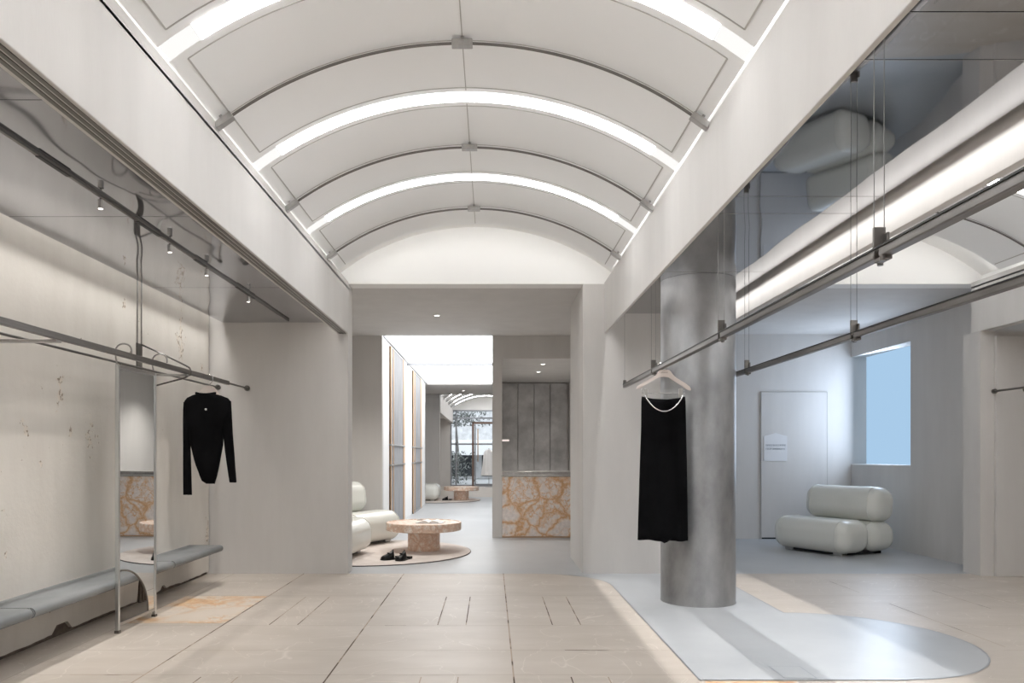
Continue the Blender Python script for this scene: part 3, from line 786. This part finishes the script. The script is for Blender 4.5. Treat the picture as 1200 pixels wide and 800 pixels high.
# ------------------------------------------------------------------ suspended rails on the right
def srail(x, label, yend=7.50):
    t = thing('hanging_rail', label, 'clothes rail', (x, 0, HR), 0, None)
    cl = [6.15, 4.33, 2.56, .8]
    bm = bmesh.new(); e = [yend] + cl + [-1.5]
    for a, b in zip(e, e[1:]):
        box(bm, -.019, .019, b + .015, a - .015, -.019, .019, .005)
    finish('rail_bar', bm, M['railsteel'], t)
    bm = bmesh.new(); cyl(bm, (0, -1.45, 0), (0, yend - .02, 0), .010, 10); finish('core_rod', bm, M['darksteel'], t, smooth=True)
    bm = bmesh.new(); box(bm, -.024, -.0185, -1.48, yend - .02, .010, .016); finish('seam_line', bm, M['black_steel'], t)
    bm = bmesh.new(); box(bm, -.014, .014, yend - .02, yend + .012, -.019, .055, .003); finish('end_bracket', bm, M['darksteel'], t)
    bm = bmesh.new(); cyl(bm, (0, yend, .05), (0, yend, HMR - HR), .0017, 6); finish('cable', bm, M['cable'], t)
    for y in cl:
        bm = bmesh.new(); box(bm, -.020, .020, y + .01, y + .022, -.01, .088, .002)
        box(bm, -.014, .014, y - .045, y + .022, -.032, -.018, .003); cyl(bm, (.016, y + .04, -.034), (.016, y + .04, -.016), .010, 12); cyl(bm, (-.01, y - .03, -.036), (-.01, y - .03, -.016), .011, 12)
        box(bm, .012, .022, y - .012, y + .022, .02, .066, .003)
        finish('clamp', bm, M['darksteel'], t)
        for dx in (-.017, .017):
            bm = bmesh.new(); cyl(bm, (dx, y + .016, .08), (dx, y + .016, HMR - HR), .0017, 6); finish('cable', bm, M['cable'], t)
    return t
srail(1.30, 'suspended steel rail carrying the black skirt, left of the column')
srail(2.05, 'empty suspended steel rail passing right of the column')
# rail end on the right pier
t = thing('wall_rail', 'short dark steel rail end fixed to the pier at the right edge', 'clothes rail', (4.97, 7.6, 1.83))
bm = bmesh.new(); cyl(bm, (0, -.01, 0), (0, -4.5, 0), .010, 12); finish('rail_bar', bm, M['darksteel'], t, smooth=True)
bm = bmesh.new(); cyl(bm, (0, .0, 0), (0, -.022, 0), .024, 20); finish('wall_flange', bm, M['darksteel'], t, smooth=True, angle=40)
t = thing('wall_rail', 'second dark rail end on the pier, cut by the right edge', 'clothes rail', (5.27, 7.585, 1.845))
bm = bmesh.new(); cyl(bm, (0, -.0, 0), (0, -4.5, 0), .010, 12); finish('rail_bar', bm, M['darksteel'], t, smooth=True)
bm = bmesh.new(); cyl(bm, (0, .0, 0), (0, -.022, 0), .024, 20); finish('wall_flange', bm, M['darksteel'], t, smooth=True, angle=40)

# ------------------------------------------------------------------ lounge chair
def lounge(label, loc, rz):
    """faces local +y"""
    t = thing('lounge_chair', label, 'chair', loc, rz, 'pale leather lounge chairs')
    hw = .55
    def cushion(nm, y0, y1, z0, z1, r, w=hw):
        bm = bmesh.new(); roundbox(bm, -w, w, y0, y1, z0, z1, r, 10)
        for v in bm.verts:   # slight plumpness
            c = Vector((0, (y0 + y1) / 2, (z0 + z1) / 2)); d = v.co - c
            fx = 1 - (abs(d.x) / w) ** 4 * .5
            v.co.z += .010 * fx * math.cos(min(1, abs(d.y) / ((y1 - y0) / 2)) * math.pi / 2) * (1 if d.z > 0 else -.3)
        o = finish(nm, bm, M['leather'], t, smooth=True)
        # piping rings near both ends
        for sx in (-1, 1):
            x = sx * (w - r * .86); pr = []
            rr_ = r * (.985)
            cy = ((y0 + rr_, -1), (y1 - rr_, 1)); 
            ps = []
            for (yc, zc, a0) in ((y1 - rr_, z1 - rr_, 0), (y0 + rr_, z1 - rr_, 90), (y0 + rr_, z0 + rr_, 180), (y1 - rr_, z0 + rr_, 270)):
                for k in range(7):
                    a = R(a0 + 90 * k / 6)
                    ps.append((x, yc + rr_ * math.cos(a) * 1.0, zc + rr_ * math.sin(a) + (.006 if zc > (z0 + z1) / 2 else 0)))
            b2 = bmesh.new(); tube(b2, ps, .0042, 6, closed=True); finish('piping', b2, M['leather'], o, smooth=True)
        return o
    cushion('seat', -.030, .49, .035, .418, .148)
    cushion('rear_roll', -.49, -.035, .035, .385, .150)
    b = cushion('backrest', -.20, .20, -.205, .205, .150)
    b.location = (0, -.285, .595); b.rotation_euler = (R(7), 0, 0)
    for x, y in ((-.36, .31), (.36, .31), (-.36, -.30), (.36, -.30), (0, 0.02)):
        bm = bmesh.new(); box(bm, x - .06, x + .06, y - .05, y + .05, 0, .045, .004); finish('foot', bm, M['clip'] if y > .1 else M['black_steel'], t)
    bm = bmesh.new(); box(bm, -.42, .42, -.33, .35, .012, .045); finish('underframe', bm, M['black_steel'], t)
    return t
ch = lounge('pale green-white leather lounge chair in the bluish room beyond the column', (4.27, 9.62, 0), R(117))
dup(ch, (-1.90, 10.36, .0145), R(-118), 'pale leather lounge chair with backrest seen, behind the marble table')
dup(ch, (-2.00, 8.98, .0145), R(-97), 'pale leather lounge chair nearest the viewer, half hidden by the left pier')
dup(ch, (-1.85, 20.3, .0145), R(-90), 'pale leather lounge chair far away at the end of the passage')

# ------------------------------------------------------------------ rug, table, magazine, shoes
def rug(label, loc, r):
    bm = bmesh.new(); lathe(bm, [(r - .004, 0), (r, .003), (r, .008), (r - .006, .0115)], 128)
    o = finish('round_rug', bm, [M['rug']], smooth=True, angle=30); o.location = loc; tag(o, label, 'rug', 'round beige rugs')
    b2 = bmesh.new()
    tube(b2, [(r * math.cos(a), r * math.sin(a), .005) for a in [2 * math.pi * k / 128 for k in range(128)]], .005, 6, closed=True); finish('binding', b2, M['rugedge'], o, smooth=True)
    return o
rg = rug('round beige rug under the near marble coffee table', (-1.51, 9.5, .002), 1.25)
dup(rg, (-1.55, 20.4, .002), 0, 'round beige rug far away at the end of the passage')
tb = thing('coffee_table', 'round pink marble coffee table on one thick pedestal, on the near rug', 'table', (-.845, 9.60, .0145), 0, 'round marble coffee tables')
bm = bmesh.new(); lathe(bm, [(.445, .25), (.462, .255), (.467, .262), (.467, .345), (.462, .352), (.445, .352), (.442, .343), (.01, .343)], 96); finish('table_top', bm, M['pinkmarble'], tb, smooth=True, angle=30)
bm = bmesh.new(); lathe(bm, [(.198, 0), (.200, .004), (.200, .25)], 64); finish('pedestal', bm, M['pinkmarble'], tb, smooth=True, angle=30)
dup(tb, (-.80, 20.35, .0145), R(70), 'round pink marble coffee table far away at the end of the passage')
def magazine(label, loc, rz, s=1):
    t = thing('open_magazine', label, 'magazine', loc, rz)
    bm = bmesh.new(); box(bm, -.165 * s, .165 * s, -.115 * s, .115 * s, 0, .003, .001); finish('cover', bm, M['ink'], t)
    for sg in (-1, 1):
        bm = bmesh.new(); rings = []
        for k in range(13):
            f = k / 12; x = sg * f * .16 * s; z = .006 + .034 * math.sin(math.pi * min(1, f * 1.15 + .02)) * (1 - f * .4)
            rings.append([(x, -.11 * s, .0031), (x, -.11 * s, z), (x, .11 * s, z), (x, .11 * s, .0031)])
        loft(bm, rings); finish('page_block', bm, M['paper'], t)
    # one printed photograph block
    bm = bmesh.new(); box(bm, -.15 * s, -.09 * s, -.09 * s, .0, .036, .0385); finish('printed_picture', bm, M['shoe'], t)
    return t
magazine('open white magazine lying on the near marble coffee table', (-.76, 9.56, .3585), R(-8))
def shoe(label, loc, rz, grp, mirror=1):
    t = thing('slip_on_shoe', label, 'shoe', loc, rz, grp)
    # toe towards local -y
    def sec(y, w, h, z0=.012, lift=0, top=None):
        ring = []
        for k in range(20):
            a = 2 * math.pi * k / 20
            x = w * math.cos(a); z = z0 + (h * (math.sin(a)) if math.sin(a) > 0 else .004 * math.sin(a))
            ring.append((x + mirror * .008 * math.sin(y * 12), y, z + lift))
        return ring
    bm = bmesh.new()
    loft(bm, [sec(-.132, .012, .012), sec(-.125, .032, .028), sec(-.105, .044, .040), sec(-.07, .050, .050), sec(-.03, .048, .066), sec(0, .044, .084), sec(.012, .036, .092), sec(.02, .01, .105)])
    finish('upper', bm, M['shoe'], t, smooth=True)
    bm = bmesh.new()
    rings = []
    for y, w in ((-.137, .012), (-.128, .036), (-.105, .048), (-.06, .054), (0, .047), (.05, .038), (.10, .036), (.125, .03), (.135, .012)):
        c = mirror * .008 * math.sin(y * 12)
        rings.append([(c - w, y, 0), (c - w, y, .014), (c + w, y, .014), (c + w, y, 0)])
    loft(bm, rings); finish('sole', bm, M['shoe'], t)
    bm = bmesh.new(); box(bm, -.033, .033, .065, .13, 0, .03, .004); finish('heel', bm, M['shoe'], t)
    bm = bmesh.new(); bmesh.ops.create_uvsphere(bm, u_segments=12, v_segments=8, radius=.014); bmesh.ops.transform(bm, matrix=Matrix.Translation((0, -.045, .074)) @ Matrix.Diagonal((1.8, 1, .6, 1)), verts=bm.verts[:]); finish('bow', bm, M['shoe'], t, smooth=True)
    return t
shoe('black slip-on shoe on the near rug, left one of the pair', (-1.135, 8.74, .014), R(-48), 'black shoes on the near rug')
shoe('black slip-on shoe on the near rug, right one beside the table foot', (-.995, 8.70, .014), R(-28), 'black shoes on the near rug', -1)
shoe('tiny black shoe standing by the far coffee table', (-1.17, 20.2, .014), R(-60), None)

# ------------------------------------------------------------------ counter
t = thing('reception_counter', 'reception counter faced in orange-veined marble with thin metal top', 'counter', (.65, YB, 0))
bm = bmesh.new(); box(bm, -.515, .85, .0, .10, .02, .885, .003); finish('marble_front', bm, M['marble'], t)
bm = bmesh.new(); box(bm, -.515, .85, .01, .09, .0, .022); finish('plinth', bm, M['bronze'], t)
bm = bmesh.new(); box(bm, -.515, .85, -.012, .75, .885, .905, .003); finish('metal_top', bm, M['steel'], t)
bm = bmesh.new(); box(bm, -.515, .70, .25, .75, .905, .955, .003); finish('raised_shelf', bm, M['steel'], t)
xs = [.20, .507, .82, 1.13, 1.47]
for i, (a, b) in enumerate(zip(xs, xs[1:])):
    bm = bmesh.new(); box(bm, a + .005, b - .005, 14.80, 14.855, .0, 2.585, .004)
    o = finish('stone_wall_panel', bm, M['stonepanel'])
    tag(o, 'tall mottled grey stone panel behind the counter, ' + ['first from the left', 'second from the left', 'third from the left', 'fourth, at the right end'][i], 'wall panel', 'stone panels behind the counter')
bm = bmesh.new(); box(bm, .15, .26, YB + .20, YB + .32, 1.405, 1.43, .004); o = finish('small_wall_light', bm, emit('wall_light_lens', (1, .86, .80), .72)); tag(o, 'tiny glowing wall light on the niche side left of the stone panels', 'wall light')
def downlight(label, loc):
    t = thing('recessed_downlight', label, 'ceiling light', loc, 0, 'recessed downlights')
    bm = bmesh.new(); cyl(bm, (0, 0, -.006), (0, 0, 0), .045, 24); finish('trim_ring', bm, M['white'], t, smooth=True, angle=40)
    bm = bmesh.new(); cyl(bm, (0, 0, -.009), (0, 0, -.005), .030, 24); finish('lens', bm, M['downlight'], t)
downlight('small recessed downlight in the soffit before the glowing ceiling', (-.676, 9.5, HT))
downlight('small recessed downlight in the niche ceiling right above the counter', (.79, 11.8, 2.60))
downlight('added fill downlight over the lounge chairs, hidden behind the left pier', (-1.9, 9.6, HT))  # unseen fixture, added for the lamp that brightens the seating room
downlight('added fill downlight in the counter niche ceiling, nearer the stone panels', (.79, 12.9, 2.60))  # extra fixture, added for the fill lamp that lifts the niche
downlight('faint recessed downlight in the far soffit beyond the glowing ceiling', (-.75, 20.6, HT))

# ------------------------------------------------------------------ sliding screens in the passage
def screen(y0, y1, label):
    t = thing('sliding_screen', label, 'screen', (-1.62, (y0 + y1) / 2, 0), 0, 'grey screens along the passage')
    h = (y1 - y0) / 2
    bm = bmesh.new(); box(bm, .006, .022, -h, h, .03, HT - .01); finish('woven_panel', bm, M['fabric'], t)
    for y, w in ((-h, .05), (-h + .32, .03), (h - .12, .20)):
        bm = bmesh.new(); box(bm, 0, .034, y, y + w, .0, HT - .01, .003); finish('stile', bm, M['bronze'], t)
    for z in (1.04, 1.36):
        bm = bmesh.new(); box(bm, .0, .045, -h - .02, h + .1, z - .012, z + .012, .003); finish('cross_rail', bm, M['steel'], t)
    bm = bmesh.new(); box(bm, 0, .03, -h, h, .0, .035, .003); finish('bottom_rail', bm, M['greyframe'], t)
screen(12.15, 14.0, 'grey woven screen with bronze stiles in the passage, nearer one')
screen(15.65, 17.4, 'grey woven screen with bronze stiles in the passage, farther one')

# ------------------------------------------------------------------ flush door and notice
d = thing('door_1', 'x', 'x', (4.33, 10.995, 0)); del d['label']; del d['category']; d['kind'] = 'structure'
dw = .47; dh = 2.10
bm = bmesh.new(); box(bm, -dw + .004, dw - .004, -.012, .0, .02, dh - .004, .001); finish('door_leaf', bm, M['wall'], d)
bm = bmesh.new()
for a in ((-dw - .006, -dw + .004, 0, dh), (dw - .004, dw + .006, 0, dh), (-dw, dw, dh - .004, dh + .006)):
    box(bm, a[0], a[1], -.0135, -.0, a[2], a[3])
finish('door_gap', bm, M['groove'], d)
bm = bmesh.new(); box(bm, -dw, dw, -.013, 0, 0, .022); finish('threshold_gap', bm, M['black_steel'], d)
nt_ = thing('paper_notice', 'pale house-shaped notice with two grey text lines on the flush door', 'sign', (4.06, 10.98, 1.32))
bm = bmesh.new(); prism(bm, [(-.165, -.205), (.165, -.205), (.165, .15), (0, .195), (-.165, .15)], 'y', -.004, 0); finish('sheet', bm, plain('notice_paper', (.70, .70, .71), .5), nt_)
for z in (.02, -.032):
    bm = bmesh.new(); x = -.14; k = 0
    rr2 = random.Random(int(z * 1000) + 99)
    while x < .135:
        wq = rr2.choice((.010, .013, .007)); hq = .011
        box(bm, x, x + .003, -.0052, -.004, z - hq, z + hq); box(bm, x, x + wq, -.0052, -.004, z + hq - .004, z + hq)
        if rr2.random() > .4: box(bm, x, x + wq, -.0052, -.004, z - hq, z - hq + .004)
        if rr2.random() > .5: box(bm, x + wq - .003, x + wq, -.0052, -.004, z - hq, z + hq)
        x += wq + .006
    finish('text_line', bm, M['ink'], nt_)

# ------------------------------------------------------------------ far room, shop front and street
FSTR = [22.9, 24.3, 25.7, 27.1, 28.5]
labC = dict(strip=['faint curved strip light in the far vault, number along the row: ' + w for w in ('nearest', 'second', 'third', 'fourth', 'farthest')],
            rod=['thin rod under the far vault, ' + w for w in ('nearest', 'second', 'third', 'farthest')], sg='strip lights across the far vault', rg='rods under the far vault')
vault(-1.48, 1.11, YR, YW, FSTR, [23.6, 25.0, 26.4, 27.8], YW - .3, labC)
beam('trim_11', -1.59, -1.48, YR, YW)
bm = bmesh.new(); box(bm, -1.7, 1.4, YW, YW + .2, HT, 3.75); struct('wall_back', bm, M['vault_shell'])
sbox('wall_back', -1.6, 1.3, YR - .15, YR, HT, HT + .12, M['wall'])
sbox('wall_left', -3.0, -2.9, YR + .2, YW, 0, 3.0, M['wall'])
sbox('ceiling', -3.0, -1.5, YR, YW, 2.6, 2.7, M['wall'])
sbox('wall_back', -3.0, -1.58, YW, YW + .2, 0, HT, M['wall'])
sbox('ceiling', 1.05, 1.45, YR, YW, 2.9, 3.05, M['wall'])
w = thing('window_2', 'x', 'x', (0, YW, 0)); del w['label']; del w['category']; w['kind'] = 'structure'
bm = bmesh.new()
for x in (-1.56, -1.36, .95, 1.25): box(bm, x - .03, x + .03, 0, .08, 0, HT, .004)
for z in (.03, 1.62, 2.62, 2.9): box(bm, -1.55, 1.25, .0, .07, z - .03, z + .03, .004)
finish('window_frame', bm, M['greyframe'], w)
mg, ntg, bg = newmat('shop_glass'); bg.inputs['Transmission Weight'].default_value = 1; bg.inputs['Roughness'].default_value = 0; bg.inputs['IOR'].default_value = 1.02; bg.inputs['Base Color'].default_value = (.95, .97, .98, 1)
bm = bmesh.new(); box(bm, -1.5, 1.25, .03, .036, .05, HT - .05); finish('window_pane', bm, mg, w)
d = thing('door_2', 'x', 'x', (0.1, YW - .1, 0)); del d['label']; del d['category']; d['kind'] = 'structure'
bm = bmesh.new(); box(bm, -.85, -.77, 0, .07, 0, 2.45, .004); box(bm, .77, .85, 0, .07, 0, 2.45, .004); box(bm, -.85, .85, 0, .07, 2.39, 2.47, .004); finish('door_frame', bm, M['brownwood'], d)
bm = bmesh.new(); cyl(bm, (-.62, -.05, .95), (-.62, -.05, 2.2), .02, 12); finish('door_handle', bm, M['bronze'], d, smooth=True)
bm = bmesh.new(); box(bm, -.75, -.70, 0, .05, 0, 2.38, .004); box(bm, -.70, .75, 0, .05, 0, .10, .004); finish('door_leaf_frame', bm, M['greyframe'], d)

bm = bmesh.new(); box(bm, -14, 14, YW + .3, 50, -.2, -.02); struct('street_pavement', bm, M['street'])
t = thing('street_building', 'pale building across the street with white awning, seen through the shop window', 'building', (0, 40, 0))
bm = bmesh.new(); box(bm, -9, 9, 0, 3, -.02, 9); finish('facade', bm, M['facade'], t)
bm = bmesh.new(); prism(bm, [(-1.4, 1.86), (-1.4, 1.20), (0, 1.75), (0, 2.0)], 'x', -6, 6); finish('awning', bm, M['white'], t)
for x in (-5, -3.4, -1.6, .2, 2, 4):
    bm = bmesh.new(); box(bm, x - .7, x + .7, -.05, .02, .1, 1.7, .01); finish('shop_pane', bm, M['darkglass'], t)
for x in (-4, -1.5, 1, 3.5):
    bm = bmesh.new(); box(bm, x - .8, x + .8, -.05, .02, 4.0, 4.5, .01); finish('upper_window', bm, M['darkglass'], t)
def bush(label, loc, n, spread, h, size, seed, trunk=0):
    t = thing('street_tree' if trunk else 'street_bush', label, 'tree' if trunk else 'bush', loc)
    r2 = random.Random(seed); bm = bmesh.new()
    for k in range(n):
        c = Vector((r2.gauss(0, spread), r2.gauss(0, spread * .5), trunk + r2.random() * h)); q = Matrix.Rotation(r2.random() * 6.28, 4, Vector((r2.random() - .5, r2.random() - .5, r2.random() - .5)))
        p = [c + (q @ Vector(v)) * size for v in ((-1, 0, 0), (0, -.45, 0), (1, 0, .1), (0, .45, 0))]
        vs = [bm.verts.new(v) for v in p]; bm.faces.new(vs)
    finish('foliage', bm, M['leaf'], t)
    bm = bmesh.new(); tube(bm, [(0, 0, 0), (.05, 0, (trunk or h) * .5), (-.04, 0, trunk or h * .8)], [.06, .05, .03], 8); finish('trunk', bm, M['bark'], t, smooth=True)
bush('leafy grey bush outside the far shop window, left of the door', (-1.75, 32.5, 0), 900, .42, 1.35, .07, 4)
bush('tree with hanging foliage outside the top of the far shop window', (-1.5, 33.5, 0), 700, .6, .8, .08, 5, trunk=2.45)
t = thing('white_shirt', 'white shirt on display behind the far shop door', 'clothing', (-.10, YW - .45, 0))
bm = bmesh.new(); rings = []
for z, w_ in ((1.42, .04), (1.38, .12), (1.30, .19), (1.1, .21), (.8, .24), (.45, .30), (.42, .30)):
    rings.append([(w_ * math.cos(a) + .01 * math.sin(5 * a), .08 * math.sin(a) + .012 * math.sin(9 * a), z) for a in [2 * math.pi * k / 36 for k in range(36)]])
loft(bm, rings); finish('shirt_body', bm, M['paper'], t, smooth=True)
bm = bmesh.new(); cyl(bm, (0, 0, 0), (0, 0, 1.46), .012, 10); cyl(bm, (0, 0, 0), (0, 0, .015), .14, 24); finish('stand', bm, M['steel'], t)

# ------------------------------------------------------------------ lights
LR, LL, LC, LW = 22, 7, 4.5, 20
def area(name, loc, rot, sx, sy, power, col=(1, 1, 1), spread=180):
    l = bpy.data.lights.new(name, 'AREA'); l.shape = 'RECTANGLE'; l.size = sx; l.size_y = sy; l.energy = power; l.color = col; l.spread = R(spread)
    o = bpy.data.objects.new(name, l); link(o); o.location = loc; o.rotation_euler = rot; return o
area('beam_led_light', (1.180, 2.6, HMR + .035), (0, 0, 0), .006, 10.2, LR, (1, .985, .97), 56)
area('beam_led_light', (2.178, 2.6, HMR + .035), (0, 0, 0), .006, 10.2, LR, (1, .985, .97), 56)
area('wall_slot_light', (-2.755, 2.6, HML + .06), (0, 0, 0), .006, 10.2, LW, (1, .975, .94), 62)
area('beam_led_light', (V1[0] - .135, 2.6, HML - .008), (0, 0, 0), .022, 10.2, LL, (1, .97, .93))
for x, sgn in ((V1[0] - .045, 1), (V1[1] + .045, -1), (V2[0] - .045, 1), (V2[1] + .045, -1)):
    area('vault_cove_light', (x, 2.45, HT + .022), (0, R(180 + sgn * 45), 0), .016, 10.2, LC, (1, .995, .985))
for x, y, z, e in ((-.676, 9.5, HT - .02, 18), (.79, 11.8, 2.58, 14), (.79, 12.9, 2.58, 26), (-1.9, 9.6, HT - .02, 26)):  # last two are added fill for niche and seating room
    l = bpy.data.lights.new('downlight_lamp', 'SPOT'); l.energy = e * 4.2; l.spot_size = R(120); l.spot_blend = 1; l.shadow_soft_size = .03; l.color = (1, .95, .89)
    o = bpy.data.objects.new('downlight_lamp', l); link(o); o.location = (x, y, z)
area('window_daylight', (WX + .20, 10.1, 1.85), (0, R(90), R(10)), 1.4, 1.4, 38, (.70, .82, 1.0), 180)
for y in (3.95, 4.8, 5.42, 6.35):
    l = bpy.data.lights.new('track_spot', 'SPOT'); l.energy = 20; l.spot_size = R(70); l.spot_blend = .5; l.shadow_soft_size = .015; l.color = (1, .95, .88)
    o = bpy.data.objects.new('track_spot', l); link(o); o.location = (-2.01, y, HML - .08)
    dv = Vector((-2.42, y + .1, 0)) - Vector(o.location); o.rotation_euler = dv.to_track_quat('-Z', 'Y').to_euler()
W = bpy.data.worlds.new('World'); sc.world = W; W.use_nodes = True
W.node_tree.nodes['Background'].inputs[0].default_value = (.88, .94, 1, 1); W.node_tree.nodes['Background'].inputs[1].default_value = 1.5

# ------------------------------------------------------------------ camera
cam = bpy.data.cameras.new('Camera'); cam.sensor_width = 36; cam.sensor_fit = 'HORIZONTAL'; cam.lens = 27
cam.shift_x = .02; cam.shift_y = 133 / 1200; cam.clip_start = .05
co = bpy.data.objects.new('Camera', cam); link(co); co.location = (0, 0, EYE); co.rotation_euler = (R(90), 0, 0); sc.camera = co
vs = sc.view_settings; vs.view_transform = 'Standard'; vs.look = 'None'; vs.gamma = 1; vs.exposure = 0.37; vs.use_curve_mapping = False
sc.cycles.use_denoising = True; sc.cycles.max_bounces = 14; sc.cycles.diffuse_bounces = 8; sc.cycles.glossy_bounces = 6
